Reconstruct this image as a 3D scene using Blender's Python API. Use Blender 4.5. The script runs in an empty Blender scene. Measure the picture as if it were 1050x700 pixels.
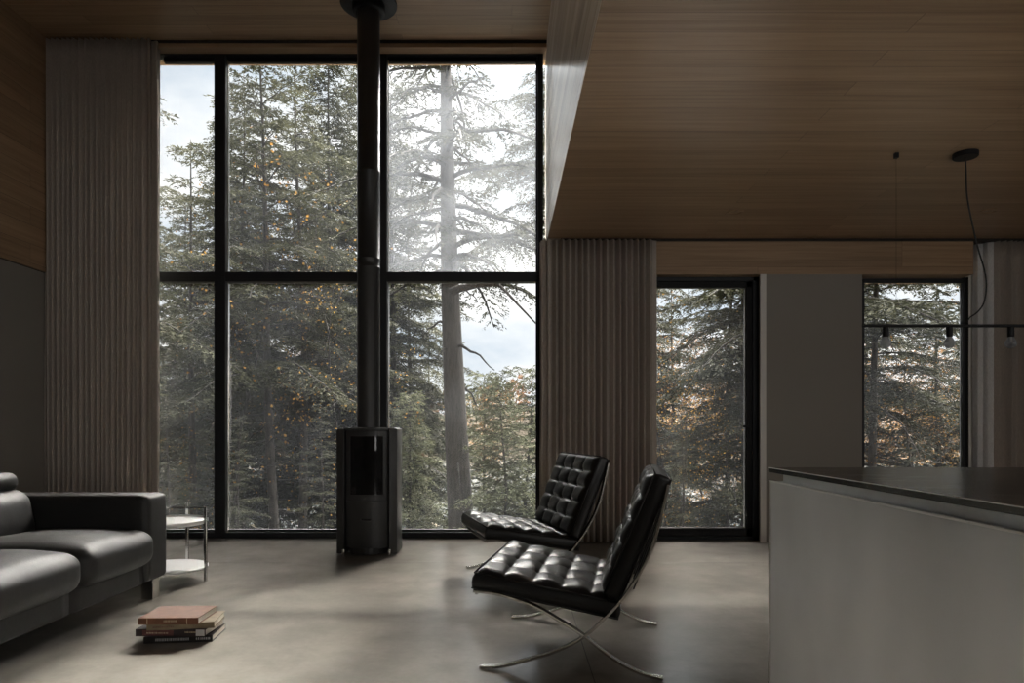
import bpy, bmesh, math, random
import numpy as np
from mathutils import Vector, Matrix, Euler
PI = math.pi
S = bpy.context.scene
C = S.collection

# ------------------------------------------------------------------ camera, world, sun, exposure
cam = bpy.data.objects.new('camera', bpy.data.cameras.new('camera')); C.objects.link(cam)
cam.location = (0, 0, 1.0); cam.rotation_euler = (PI/2, 0, 0)
cam.data.lens = 24.0; cam.data.sensor_width = 36.0; cam.data.sensor_fit = 'HORIZONTAL'
cam.data.shift_y = 88/1050; cam.data.clip_end = 1000; cam.data.clip_start = 0.05
S.camera = cam
S.view_settings.view_transform = 'Standard'; S.view_settings.look = 'None'
S.view_settings.exposure = 1.5; S.view_settings.gamma = 1.0; S.view_settings.use_curve_mapping = False
S.cycles.use_denoising = True
S.cycles.max_bounces = 10; S.cycles.diffuse_bounces = 6; S.cycles.glossy_bounces = 5
S.cycles.transparent_max_bounces = 24; S.cycles.transmission_bounces = 6
S.cycles.sample_clamp_indirect = 6.0
S.cycles.caustics_reflective = False; S.cycles.caustics_refractive = False

SUN_AZ, SUN_EL = math.radians(17), math.radians(42)       # towards the sun: right of +Y, above the horizon
sundir = Vector((math.sin(SUN_AZ)*math.cos(SUN_EL), math.cos(SUN_AZ)*math.cos(SUN_EL), math.sin(SUN_EL)))
sl = bpy.data.lights.new('sun', 'SUN'); sl.energy = 2.9; sl.angle = math.radians(2.2); sl.color = (1, .93, .82)
so = bpy.data.objects.new('sun', sl); C.objects.link(so)
so.rotation_euler = sundir.to_track_quat('Z', 'Y').to_euler(); so.location = sundir*60

def build_world():
    w = bpy.data.worlds.new('world'); S.world = w; w.use_nodes = True
    nt = w.node_tree; nt.nodes.clear(); N = nt.nodes.new; L = nt.links.new
    out = N('ShaderNodeOutputWorld'); bg = N('ShaderNodeBackground'); tc = N('ShaderNodeTexCoord')
    no = N('ShaderNodeTexNoise'); no.inputs['Scale'].default_value = 3.2; no.inputs['Detail'].default_value = 6; no.inputs['Roughness'].default_value = .55
    mp = N('ShaderNodeMapping'); mp.inputs['Scale'].default_value = (1, 1, 2.2)
    L(tc.outputs['Generated'], mp.inputs['Vector']); L(mp.outputs[0], no.inputs['Vector'])
    cr = N('ShaderNodeValToRGB'); cr.color_ramp.elements[0].position = .36; cr.color_ramp.elements[1].position = .56
    cr.color_ramp.elements[0].color = (.52, .60, .68, 1); cr.color_ramp.elements[1].color = (.86, .87, .86, 1)
    L(no.outputs['Fac'], cr.inputs[0])
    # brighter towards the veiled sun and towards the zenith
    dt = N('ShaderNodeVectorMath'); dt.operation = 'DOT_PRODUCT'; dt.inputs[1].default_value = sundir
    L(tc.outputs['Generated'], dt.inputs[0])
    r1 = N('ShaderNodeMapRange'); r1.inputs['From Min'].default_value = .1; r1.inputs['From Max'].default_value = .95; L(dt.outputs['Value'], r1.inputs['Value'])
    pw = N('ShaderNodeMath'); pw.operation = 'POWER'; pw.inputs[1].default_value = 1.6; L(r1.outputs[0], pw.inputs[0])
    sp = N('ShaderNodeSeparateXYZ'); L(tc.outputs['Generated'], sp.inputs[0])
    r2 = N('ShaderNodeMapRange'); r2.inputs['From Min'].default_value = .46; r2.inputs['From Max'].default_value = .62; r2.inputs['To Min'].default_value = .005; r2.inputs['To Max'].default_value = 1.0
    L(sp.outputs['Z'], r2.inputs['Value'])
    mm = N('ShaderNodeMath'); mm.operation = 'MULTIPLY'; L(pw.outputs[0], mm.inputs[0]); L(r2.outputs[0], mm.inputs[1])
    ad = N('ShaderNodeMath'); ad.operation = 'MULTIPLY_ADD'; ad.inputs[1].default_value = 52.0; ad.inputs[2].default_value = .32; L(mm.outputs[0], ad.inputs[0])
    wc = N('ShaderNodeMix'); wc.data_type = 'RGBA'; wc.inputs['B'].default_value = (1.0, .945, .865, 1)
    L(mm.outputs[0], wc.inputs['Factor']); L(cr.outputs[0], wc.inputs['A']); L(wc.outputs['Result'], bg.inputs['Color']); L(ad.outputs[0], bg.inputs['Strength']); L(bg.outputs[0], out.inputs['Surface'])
    w.cycles.sampling_method = 'MANUAL'; w.cycles.sample_map_resolution = 512
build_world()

# fill lights in windows added out of view, at the back and right
def area(name, loc, rot, sx, sy, e, col=(1, 1, 1), portal=False):
    l = bpy.data.lights.new(name, 'AREA'); l.shape = 'RECTANGLE'; l.size = sx; l.size_y = sy; l.energy = e; l.color = col
    o = bpy.data.objects.new(name, l); C.objects.link(o); o.location = loc; o.rotation_euler = rot
    if portal: l.cycles.is_portal = True
    return o
area('back_fill', (2.05, -4.14, 1.5), (PI/2, 0, 0), 2.3, 2.0, 22, (1, .97, .93))
area('right_fill', (5.14, .1, 1.6), (0, PI/2, 0), 1.3, 3.6, 14, (1, .97, .93))
area('portal_tall_window', (-1.4, 6.32, 2.2), (-PI/2, 0, 0), 3.8, 4.3, 1, portal=True)
area('portal_glass_door', (1.72, 6.25, 1.2), (-PI/2, 0, 0), .95, 2.3, 1, portal=True)
area('portal_end_window', (3.58, 6.25, 1.5), (-PI/2, 0, 0), .95, 1.8, 1, portal=True)

# ------------------------------------------------------------------ materials
MATS = {}
def mat(name, col=(.5, .5, .5), rough=.5, metal=0., spec=.5, **kw):
    m = bpy.data.materials.new(name); m.use_nodes = True; MATS[name] = m
    b = m.node_tree.nodes['Principled BSDF']
    b.inputs['Base Color'].default_value = (*col, 1); b.inputs['Roughness'].default_value = rough
    b.inputs['Metallic'].default_value = metal; b.inputs['Specular IOR Level'].default_value = spec
    for k, v in kw.items(): b.inputs[k.replace('_', ' ')].default_value = v
    return m
def nodes(m): return m.node_tree.nodes.new, m.node_tree.links.new, m.node_tree.nodes['Principled BSDF']
def ramp(N, stops):
    r = N('ShaderNodeValToRGB'); e = r.color_ramp.elements
    e[0].position, e[0].color = stops[0][0], (*stops[0][1], 1)
    e[1].position, e[1].color = stops[-1][0], (*stops[-1][1], 1)
    for p, c in stops[1:-1]:
        x = e.new(p); x.color = (*c, 1)
    return r
def coords(N, L, scale=(1, 1, 1), rot=(0, 0, 0), kind='Object'):
    tc = N('ShaderNodeTexCoord'); mp = N('ShaderNodeMapping')
    mp.inputs['Scale'].default_value = scale; mp.inputs['Rotation'].default_value = rot
    L(tc.outputs[kind], mp.inputs['Vector']); return mp.outputs[0]
def noise(N, L, v, scale, detail=4, rough=.5):
    n = N('ShaderNodeTexNoise'); n.inputs['Scale'].default_value = scale; n.inputs['Detail'].default_value = detail
    n.inputs['Roughness'].default_value = rough; L(v, n.inputs['Vector']); return n.outputs['Fac']
def bump(N, L, b, h, strength=.2, dist=.01):
    x = N('ShaderNodeBump'); x.inputs['Strength'].default_value = strength; x.inputs['Distance'].default_value = dist
    L(h, x.inputs['Height']); L(x.outputs[0], b.inputs['Normal'])

def oak(name, rot, base, dark, pw=.135, plen=2.6, rough=.42):
    """long oak boards running along local X after rot"""
    m = mat(name, rough=rough, spec=.35); N, L, b = nodes(m)
    v = coords(N, L, rot=rot)
    br = N('ShaderNodeTexBrick'); br.offset = .37; br.squash = 1
    br.inputs['Color1'].default_value = (0, 0, 0, 1); br.inputs['Color2'].default_value = (1, 1, 1, 1); br.inputs['Mortar'].default_value = (.5, .5, .5, 1)
    br.inputs['Scale'].default_value = 1; br.inputs['Mortar Size'].default_value = .0012; br.inputs['Brick Width'].default_value = plen; br.inputs['Row Height'].default_value = pw
    L(v, br.inputs['Vector'])
    sc = N('ShaderNodeVectorMath'); sc.operation = 'MULTIPLY'; sc.inputs[1].default_value = (1.2, 34, 34); L(v, sc.inputs[0])
    of = N('ShaderNodeVectorMath'); of.operation = 'ADD'; L(sc.outputs[0], of.inputs[0])
    ml = N('ShaderNodeVectorMath'); ml.operation = 'SCALE'; ml.inputs['Scale'].default_value = 37; L(br.outputs['Color'], ml.inputs[0]); L(ml.outputs[0], of.inputs[1])
    g = noise(N, L, of.outputs[0], 1.0, 7, .62)
    g2 = noise(N, L, of.outputs[0], .17, 3, .5)
    r = ramp(N, [(.28, dark), (.7, base)]); L(g, r.inputs[0])
    hs = N('ShaderNodeHueSaturation'); L(r.outputs[0], hs.inputs['Color'])
    mr = N('ShaderNodeMapRange'); mr.inputs['To Min'].default_value = .89; mr.inputs['To Max'].default_value = 1.11; L(br.outputs['Color'], mr.inputs['Value'])
    mr2 = N('ShaderNodeMapRange'); mr2.inputs['From Min'].default_value = .3; mr2.inputs['From Max'].default_value = .7; mr2.inputs['To Min'].default_value = .86; mr2.inputs['To Max'].default_value = 1.12; L(g2, mr2.inputs['Value'])
    mm = N('ShaderNodeMath'); mm.operation = 'MULTIPLY'; L(mr.outputs[0], mm.inputs[0]); L(mr2.outputs[0], mm.inputs[1]); L(mm.outputs[0], hs.inputs['Value'])
    mx = N('ShaderNodeMix'); mx.data_type = 'RGBA'; mx.inputs['B'].default_value = (dark[0]*.35, dark[1]*.35, dark[2]*.35, 1)
    L(br.outputs['Fac'], mx.inputs['Factor']); L(hs.outputs[0], mx.inputs['A']); L(mx.outputs['Result'], b.inputs['Base Color'])
    inv = N('ShaderNodeMath'); inv.operation = 'SUBTRACT'; inv.inputs[0].default_value = 1; L(br.outputs['Fac'], inv.inputs[1])
    ad = N('ShaderNodeMath'); ad.operation = 'MULTIPLY_ADD'; ad.inputs[1].default_value = .25; L(g, ad.inputs[0]); L(inv.outputs[0], ad.inputs[2])
    bump(N, L, b, ad.outputs[0], .25, .002)
    return m
OAK_B, OAK_D = (.375, .256, .156), (.245, .155, .088)
oak('oak_ceiling', (0, 0, 0), OAK_B, OAK_D)
oak('oak_band', (PI/2, 0, 0), OAK_B, OAK_D, pw=.4, plen=3.4)
oak('oak_glare', (0, PI/2, PI/2), (.78, .71, .62), (.64, .56, .47), pw=.135, plen=2.6, rough=.25)  # paler than the other oak: window sheen put into the colour
oak('oak_left', (0, PI/2, PI/2), OAK_B, OAK_D, pw=.16, plen=2.9)

def concrete():
    m = mat('polished_concrete', rough=.17, spec=.5); N, L, b = nodes(m)
    v = coords(N, L)
    a = noise(N, L, v, .9, 5, .6); c = noise(N, L, v, 4.5, 5, .6); d = noise(N, L, v, 38, 5, .7)
    mx = N('ShaderNodeMath'); mx.operation = 'MULTIPLY_ADD'; mx.inputs[1].default_value = .3; L(c, mx.inputs[0]); L(a, mx.inputs[2])
    m2 = N('ShaderNodeMath'); m2.operation = 'MULTIPLY_ADD'; m2.inputs[1].default_value = .16; L(d, m2.inputs[0]); L(mx.outputs[0], m2.inputs[2])
    r = ramp(N, [(.5, (.215, .20, .176)), (.72, (.30, .282, .252)), (.92, (.40, .375, .335))]); L(m2.outputs[0], r.inputs[0])
    L(r.outputs[0], b.inputs['Base Color'])
    bump(N, L, b, a, .05, .01)
concrete()
mat('joint', (.075, .07, .065), .8)
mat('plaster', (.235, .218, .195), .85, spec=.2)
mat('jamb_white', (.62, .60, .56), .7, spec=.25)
mat('groove', (.02, .015, .012), .9)
mat('black_metal', (.007, .007, .008), .55, 0., .2)
mat('frame_black', (.014, .015, .017), .5, 0., .3)
mat('stove_black', (.022, .022, .022), .45, .0, .5)
mat('dark_firebox', (.01, .009, .008), .9)
mat('chrome', (.62, .61, .59), .16, 1.)
mat('steel_bar', (.55, .53, .49), .22, 1.)
mat('white_tray', (.66, .66, .65), .35)
mat('paper', (.62, .58, .50), .85)
mat('bulb_white', (.75, .72, .66), .25)
mat('cord_black', (.01, .01, .01), .6)
mat('strap_leather', (.02, .018, .017), .5)
mat('sofa_rail', (.045, .046, .046), .5)

def leather(name, col, rough, bs=.12):
    m = mat(name, col, rough, spec=.4); N, L, b = nodes(m)
    v = coords(N, L); vo = N('ShaderNodeTexVoronoi'); vo.inputs['Scale'].default_value = 260; L(v, vo.inputs['Vector'])
    n = noise(N, L, v, 9, 5, .6)
    ad = N('ShaderNodeMath'); ad.operation = 'MULTIPLY_ADD'; ad.inputs[1].default_value = .12; L(vo.outputs['Distance'], ad.inputs[0]); L(n, ad.inputs[2])
    bump(N, L, b, ad.outputs[0], bs, .02)
    rr = N('ShaderNodeMapRange'); rr.inputs['To Min'].default_value = rough-.08; rr.inputs['To Max'].default_value = rough+.1; L(n, rr.inputs['Value']); L(rr.outputs[0], b.inputs['Roughness'])
    return m
leather('black_leather', (.012, .012, .012), .34)
leather('sofa_leather', (.019, .019, .0185), .53, .16)

def brushed(name, col, rough, sc, aniso=.6):
    m = mat(name, col, rough, 1.); N, L, b = nodes(m)
    v = coords(N, L, sc); n = noise(N, L, v, 1, 6, .7)
    rr = N('ShaderNodeMapRange'); rr.inputs['From Min'].default_value = .25; rr.inputs['From Max'].default_value = .75; rr.inputs['To Min'].default_value = rough-.05; rr.inputs['To Max'].default_value = rough+.07; L(n, rr.inputs['Value']); L(rr.outputs[0], b.inputs['Roughness'])
    b.inputs['Anisotropic'].default_value = aniso
    bump(N, L, b, n, .05, .001)
    n2 = noise(N, L, coords(N, L, (1, 1.3, .8)), 1.6, 3, .5)
    r = ramp(N, [(.3, tuple(c*.74 for c in col)), (.7, tuple(min(1, c*1.1) for c in col))]); L(n2, r.inputs[0]); L(r.outputs[0], b.inputs['Base Color'])
    return m
brushed('stainless', (.82, .825, .825), .44, (40, 3, 900), .4)
brushed('counter_steel', (.12, .115, .108), .23, (3, 300, 300), .3)
mat('edge_glint', (.92, .91, .88), .4, .0)  # near-white colour standing in for window light reflected along the steel edges

def fabric(name, col, trans=.25):
    m = mat(name, col, .9, spec=.1); N, L, b = nodes(m)
    v = coords(N, L, (1, 1, 1)); n = noise(N, L, coords(N, L, (300, 300, 45)), 1, 4, .7)
    r = ramp(N, [(.3, tuple(c*.78 for c in col)), (.7, tuple(min(1, c*1.15) for c in col))]); L(n, r.inputs[0]); L(r.outputs[0], b.inputs['Base Color'])
    t = N('ShaderNodeBsdfTranslucent'); L(r.outputs[0], t.inputs['Color'])
    mx = N('ShaderNodeMixShader'); mx.inputs[0].default_value = trans
    out = m.node_tree.nodes['Material Output']; L(b.outputs[0], mx.inputs[1]); L(t.outputs[0], mx.inputs[2]); L(mx.outputs[0], out.inputs['Surface'])
    bump(N, L, b, n, .15, .002)
fabric('linen', (.46, .41, .36), .12)
fabric('sheer', (.92, .91, .89), .5)

def glass(name, dust=0.0, tint=.97):
    m = bpy.data.materials.new(name); m.use_nodes = True; MATS[name] = m; nt = m.node_tree; nt.nodes.clear(); N = nt.nodes.new; L = nt.links.new
    out = N('ShaderNodeOutputMaterial'); t = N('ShaderNodeBsdfTransparent'); t.inputs[0].default_value = (tint, tint, tint, 1)
    g = N('ShaderNodeBsdfGlossy'); g.inputs['Roughness'].default_value = .0
    lw = N('ShaderNodeFresnel'); lw.inputs['IOR'].default_value = 1.42
    mx = N('ShaderNodeMixShader'); L(lw.outputs[0], mx.inputs[0]); L(t.outputs[0], mx.inputs[1]); L(g.outputs[0], mx.inputs[2])
    last = mx
    if dust > 0:
        tr = N('ShaderNodeBsdfTranslucent'); tr.inputs[0].default_value = (.80, .86, .95, 1)
        tc = N('ShaderNodeTexCoord')
        n = noise(N, L, tc.outputs['Object'], 2.2, 6, .65)
        r = N('ShaderNodeMapRange'); r.inputs['From Min'].default_value = .3; r.inputs['From Max'].default_value = .75; r.inputs['To Min'].default_value = dust*.4; r.inputs['To Max'].default_value = dust*1.6
        L(n, r.inputs['Value'])
        m2 = N('ShaderNodeMixShader'); L(r.outputs[0], m2.inputs[0]); L(mx.outputs[0], m2.inputs[1]); L(tr.outputs[0], m2.inputs[2]); last = m2
    L(last.outputs[0], out.inputs['Surface'])
    return m
glass('glass_clear', .003); glass('glass_dusty', .024); glass('stove_glass', 0, .35); glass('bulb_glass', .45, .7)

def leafmat(name, c1, c2, trans=.3):
    m = mat(name, c1, .8, spec=.06); N, L, b = nodes(m)
    n = noise(N, L, coords(N, L), 1.3, 3, .6); r = ramp(N, [(.35, c1), (.65, c2)])
    oi = N('ShaderNodeObjectInfo'); ad = N('ShaderNodeMath'); ad.operation = 'MULTIPLY_ADD'; ad.inputs[1].default_value = .25; ad.inputs[2].default_value = -.12
    L(oi.outputs['Random'], ad.inputs[0]); a2 = N('ShaderNodeMath'); L(ad.outputs[0], a2.inputs[0]); L(n, a2.inputs[1]); L(a2.outputs[0], r.inputs[0])
    L(r.outputs[0], b.inputs['Base Color'])
    t = N('ShaderNodeBsdfTranslucent'); L(r.outputs[0], t.inputs['Color']); mx = N('ShaderNodeMixShader'); mx.inputs[0].default_value = trans
    out = m.node_tree.nodes['Material Output']; L(b.outputs[0], mx.inputs[1]); L(t.outputs[0], mx.inputs[2]); L(mx.outputs[0], out.inputs['Surface'])
leafmat('needles', (.0095, .0105, .006), (.028, .0285, .016))
leafmat('needles_light', (.030, .034, .019), (.070, .073, .042))
leafmat('leaves_gold', (.11, .058, .014), (.17, .105, .026), .35)
leafmat('leaves_rust', (.085, .04, .014), (.15, .085, .03), .4)
leafmat('leaves_hill', (0.0385, 0.0275, 0.01925), (0.0825, 0.044, 0.022), .2)
leafmat('leaves_hill_green', (0.01925, 0.022, 0.01485), (0.0385, 0.0374, 0.022), .2)
def barkmat(name, a, b_):
    m = mat(name, a, .9, spec=.15); N, L, b = nodes(m)
    n = noise(N, L, coords(N, L, (9, 9, 1.6)), 3, 6, .7); r = ramp(N, [(.3, a), (.7, b_)]); L(n, r.inputs[0]); L(r.outputs[0], b.inputs['Base Color']); bump(N, L, b, n, .7, .03)
barkmat('limb_bark', (.006, .0055, .005), (.016, .014, .012)); barkmat('bark', (.012, .0105, .009), (.034, .03, .026)); barkmat('bark_grey', (.017, .0155, .014), (.045, .041, .037))
def ground():
    m = mat('forest_floor', rough=.95, spec=.1); N, L, b = nodes(m)
    n = noise(N, L, coords(N, L), 2.5, 8, .7); r = ramp(N, [(.35, (.015, .014, .01)), (.55, (.05, .04, .025)), (.72, (.11, .09, .055))]); L(n, r.inputs[0]); L(r.outputs[0], b.inputs['Base Color']); bump(N, L, b, n, .8, .1)
ground()
mat('bounce_slab_pale', (.34, .325, .30), .8)
mat('hill_floor', (.02, .015, .01), .95, spec=.05)
m = mat('lake_water', (.03, .035, .035), .12, spec=.5); N, L, b = nodes(m); bump(N, L, b, noise(N, L, coords(N, L, (1, 2.5, 1)), 2.0, 3), .25, .05)

# ------------------------------------------------------------------ mesh helpers
class MB:
    def __init__(s): s.v = []; s.f = []
    def add(s, vs, fs):
        o = len(s.v); s.v += [tuple(v) for v in vs]; s.f += [tuple(i+o for i in f) for f in fs]; return s
    def box(s, a, b, bev=0):
        (x0, y0, z0), (x1, y1, z1) = a, b
        vs = [(x0, y0, z0), (x1, y0, z0), (x1, y1, z0), (x0, y1, z0), (x0, y0, z1), (x1, y0, z1), (x1, y1, z1), (x0, y1, z1)]
        return s.add(vs, [(0, 3, 2, 1), (4, 5, 6, 7), (0, 1, 5, 4), (1, 2, 6, 5), (2, 3, 7, 6), (3, 0, 4, 7)])
    def tube(s, pts, r, n=10, cap=True):
        pts = [Vector(p) for p in pts]; rs = r if hasattr(r, '__len__') else [r]*len(pts)
        vs = []; t0 = (pts[1]-pts[0]).normalized(); u = t0.orthogonal().normalized()
        for i, p in enumerate(pts):
            t = (pts[min(i+1, len(pts)-1)]-pts[max(i-1, 0)]).normalized()
            u = (u-t*u.dot(t)).normalized(); w = t.cross(u)
            vs += [p+(u*math.cos(2*PI*k/n)+w*math.sin(2*PI*k/n))*rs[i] for k in range(n)]
        fs = [(i*n+k, i*n+(k+1) % n, (i+1)*n+(k+1) % n, (i+1)*n+k) for i in range(len(pts)-1) for k in range(n)]
        if cap: fs += [tuple(range(n))[::-1], tuple(range((len(pts)-1)*n, len(pts)*n))]
        return s.add(vs, fs)
    def lathe(s, prof, c=(0, 0, 0), n=40, a0=0, a1=2*PI):
        full = abs(a1-a0-2*PI) < 1e-6; m = n if full else n+1
        vs = [(c[0]+r*math.cos(a0+(a1-a0)*k/n), c[1]+r*math.sin(a0+(a1-a0)*k/n), c[2]+z) for r, z in prof for k in range(m)]
        fs = []
        for i in range(len(prof)-1):
            for k in range(n):
                k2 = (k+1) % m; fs.append((i*m+k, i*m+k2, (i+1)*m+k2, (i+1)*m+k))
        return s.add(vs, fs)
    def prism(s, poly, z0, z1):
        n = len(poly); vs = [(x, y, z0) for x, y in poly]+[(x, y, z1) for x, y in poly]
        return s.add(vs, [tuple(range(n))[::-1], tuple(range(n, 2*n))]+[(i, (i+1) % n, n+(i+1) % n, n+i) for i in range(n)])
    def build(s, name, m, parent=None, smooth=False, bevel=0, seg=2, sub=0):
        me = bpy.data.meshes.new(name); me.from_pydata(s.v, [], s.f)
        bm = bmesh.new(); bm.from_mesh(me); bmesh.ops.recalc_face_normals(bm, faces=bm.faces); bm.to_mesh(me); bm.free()
        me.materials.append(MATS[m]); me.update()
        o = bpy.data.objects.new(name, me); C.objects.link(o); o.parent = parent
        if smooth:
            for p in me.polygons: p.use_smooth = True
        if bevel:
            b = o.modifiers.new('bevel', 'BEVEL'); b.width = bevel; b.segments = seg; b.limit_method = 'ANGLE'; b.angle_limit = math.radians(40)
            b.harden_normals = False
            for p in me.polygons: p.use_smooth = seg > 2
        if sub:
            q = o.modifiers.new('sub', 'SUBSURF'); q.levels = sub; q.render_levels = sub
        return o
def empty(name, loc=(0, 0, 0), rz=0, **kw):
    o = bpy.data.objects.new(name, None); C.objects.link(o); o.location = loc; o.rotation_euler = (0, 0, rz); o.empty_display_size = .1
    for k, v in kw.items(): o[k] = v
    return o
def tag(o, label=None, cat=None, group=None, kind=None):
    for k, v in (('label', label), ('category', cat), ('group', group), ('kind', kind)):
        if v: o[k] = v
    return o
def struct(o): o['kind'] = 'structure'; return o
def rbox(mb, c, size, r, n=14, puff=(0, 0, 0), fn=None, rot=None):
    """rounded box; puff bulges each face pair outwards at its middle"""
    hx, hy, hz = [q/2 for q in size]; r = min(r, hx, hy, hz); vs = {}; V = []; F = []
    def vid(i, j, k):
        if (i, j, k) in vs: return vs[(i, j, k)]
        p = Vector((2*i/n-1, 2*j/n-1, 2*k/n-1))
        # denser samples towards the edges
        q = Vector([math.copysign(abs(t)**.8, t) for t in p]); q = Vector((q.x*hx, q.y*hy, q.z*hz))
        inn = Vector([max(-(h-r), min(h-r, t)) for t, h in zip(q, (hx, hy, hz))])
        d = q-inn
        if d.length > 1e-9: q = inn+d.normalized()*r
        e = [(1-abs(t/h)**2.4) for t, h in zip(q, (hx, hy, hz))]; e = [max(0, t) for t in e]
        q = Vector((q.x+puff[0]*e[1]*e[2]*q.x/hx, q.y+puff[1]*e[0]*e[2]*q.y/hy, q.z+puff[2]*e[0]*e[1]*q.z/hz))
        if fn: q = fn(q)
        if rot: q = rot @ q
        vs[(i, j, k)] = len(V); V.append(q+Vector(c)); return vs[(i, j, k)]
    for a in range(n):
        for b in range(n):
            for w in (0, n):
                F.append((vid(a, b, w), vid(a+1, b, w), vid(a+1, b+1, w), vid(a, b+1, w)))
                F.append((vid(a, w, b), vid(a+1, w, b), vid(a+1, w, b+1), vid(a, w, b+1)))
                F.append((vid(w, a, b), vid(w, a+1, b), vid(w, a+1, b+1), vid(w, a, b+1)))
    return mb.add(V, F)
def fast_mesh(name, V, F, m):
    """V (n,3), F (k,q) arrays"""
    me = bpy.data.meshes.new(name); q = F.shape[1]
    me.vertices.add(len(V)); me.vertices.foreach_set('co', V.astype(np.float32).ravel())
    me.loops.add(F.size); me.loops.foreach_set('vertex_index', F.astype(np.int32).ravel())
    me.polygons.add(len(F)); me.polygons.foreach_set('loop_start', np.arange(0, F.size, q, dtype=np.int32))
    me.update(calc_edges=True); me.validate(); me.materials.append(MATS[m]); return me

K = 6.15/700
def WX(px, Y=6.15): return (px-525)/700*Y
def WZ(py, Y=6.15): return 1+(438-py)/700*Y

# ------------------------------------------------------------------ room shell
LX = -4.105                 # left wall
RX = 5.2                    # right wall
YW = 5.95                   # face of the window wall (right part)
ZC, ZH = 2.64, 4.42         # low and high ceilings
YB = -4.2
struct(MB().box((LX-.2, YB-.2, -.2), (RX+.2, 6.32, 0)).build('floor', 'polished_concrete'))
mb = MB()
for x in (-2.66, .325, 3.31): mb.box((x-.0018, YB, -.01), (x+.0018, 6.1, .0006))
for y in (5.04, 2.05, -.94): mb.box((LX, y-.0018, -.01), (RX, y+.0018, .0006))
struct(mb.build('trim_1', 'joint'))
# left wall: white below, oak above; a hair of reveal between
struct(MB().box((LX-.2, YB, 0), (LX, 6.35, 2.354)).build('wall_left', 'plaster'))
o = struct(MB().box((LX-.2, YB, 2.362), (LX+.012, 6.35, ZH+.1)).build('wall_left_upper', 'oak_left'))
struct(MB().box((LX-.2, YB, 2.353), (LX-.004, 6.35, 2.363)).build('trim_2', 'groove'))
# high ceiling (left bay) and low ceiling (right bay)
def ret_x(y): return .307+.0105*(6.15-y)
struct(MB().prism([(LX-.2, YB), (ret_x(YB)+.05, YB), (ret_x(6.03)+.05, 6.03), (LX-.2, 6.03)], ZH, ZH+.2).build('ceiling_high', 'oak_ceiling'))
mb = MB(); mb.prism([(ret_x(YB)+.001, YB), (RX, YB), (RX, 5.93), (ret_x(5.93)+.001, 5.93)], ZC, ZC+.2)
struct(mb.build('ceiling_low', 'oak_ceiling'))
# oak return wall, window glare put into its pale colour, closing the step between the two ceilings
struct(MB().prism([(ret_x(YB), YB), (ret_x(YB)+.12, YB), (ret_x(6.3)+.12, 6.3), (ret_x(6.3), 6.3)], ZC+.004, ZH+.1).build('wall_return', 'oak_glare'))
# band above the tall window
struct(MB().box((LX-.2, 6.045, WZ(48.5, 6.045)), (ret_x(6.1), 6.35, ZH-.012)).build('trim_3', 'oak_band'))
struct(MB().box((LX-.2, 6.03, ZH-.02), (ret_x(6.1), 6.35, ZH+.2)).build('trim_4', 'groove'))
# band above the door and the end window
struct(MB().box((WX(667.5, YW), YW, WZ(281, YW)), (WX(998, YW), 6.35, ZC-.012)).build('trim_5', 'oak_band'))
struct(MB().box((ret_x(6)+.12, 5.935, ZC-.02), (RX, 6.35, ZC+.2)).build('trim_6', 'groove'))
# window wall pieces
zt = WZ(281, YW)
struct(MB().box((LX-.2, 6.2, 0), (WX(140), 6.4, ZH+.2)).build('wall_window_left', 'plaster'))
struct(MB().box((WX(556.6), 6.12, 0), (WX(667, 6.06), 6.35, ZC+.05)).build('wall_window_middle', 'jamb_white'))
struct(MB().box((WX(782, YW), YW, 0), (WX(884, YW), 6.35, zt)).build('wall_window_pier', 'plaster'))
struct(MB().box((WX(884, YW), YW, 0), (WX(998, YW), 6.35, .42)).build('wall_window_sill', 'plaster'))
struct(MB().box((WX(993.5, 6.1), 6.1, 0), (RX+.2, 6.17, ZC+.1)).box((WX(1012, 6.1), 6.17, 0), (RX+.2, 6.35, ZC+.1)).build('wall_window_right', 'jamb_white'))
struct(MB().box((-4.3, 6.45, -.26), (4.3, 7.3, -.12)).build('bounce_slab', 'bounce_slab_pale'))  # unseen pale slab added outside to bounce light up onto the ceilings
struct(MB().box((RX, YB, 0), (RX+.2, -1.8, ZC+.2)).box((RX, 2.0, 0), (RX+.2, 6.35, ZC+.2)).box((RX, -1.8, 0), (RX+.2, 2.0, .9)).box((RX, -1.8, 2.3), (RX+.2, 2.0, ZC+.2)).build('wall_right', 'plaster'))
# back wall with an opening for the added window, behind the camera
mb = MB().box((LX-.2, YB-.2, 0), (.8, YB, ZH+.2)).box((3.3, YB-.2, 0), (RX+.2, YB, ZH+.2)).box((.8, YB-.2, 0), (3.3, YB, .4)).box((.8, YB-.2, 2.6), (3.3, YB, ZH+.2))
struct(mb.build('wall_back', 'plaster'))
struct(MB().box((LX-.4, YB-.4, ZH+.2), (RX+.4, 6.4, ZH+.35)).build('roof', 'plaster'))

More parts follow.
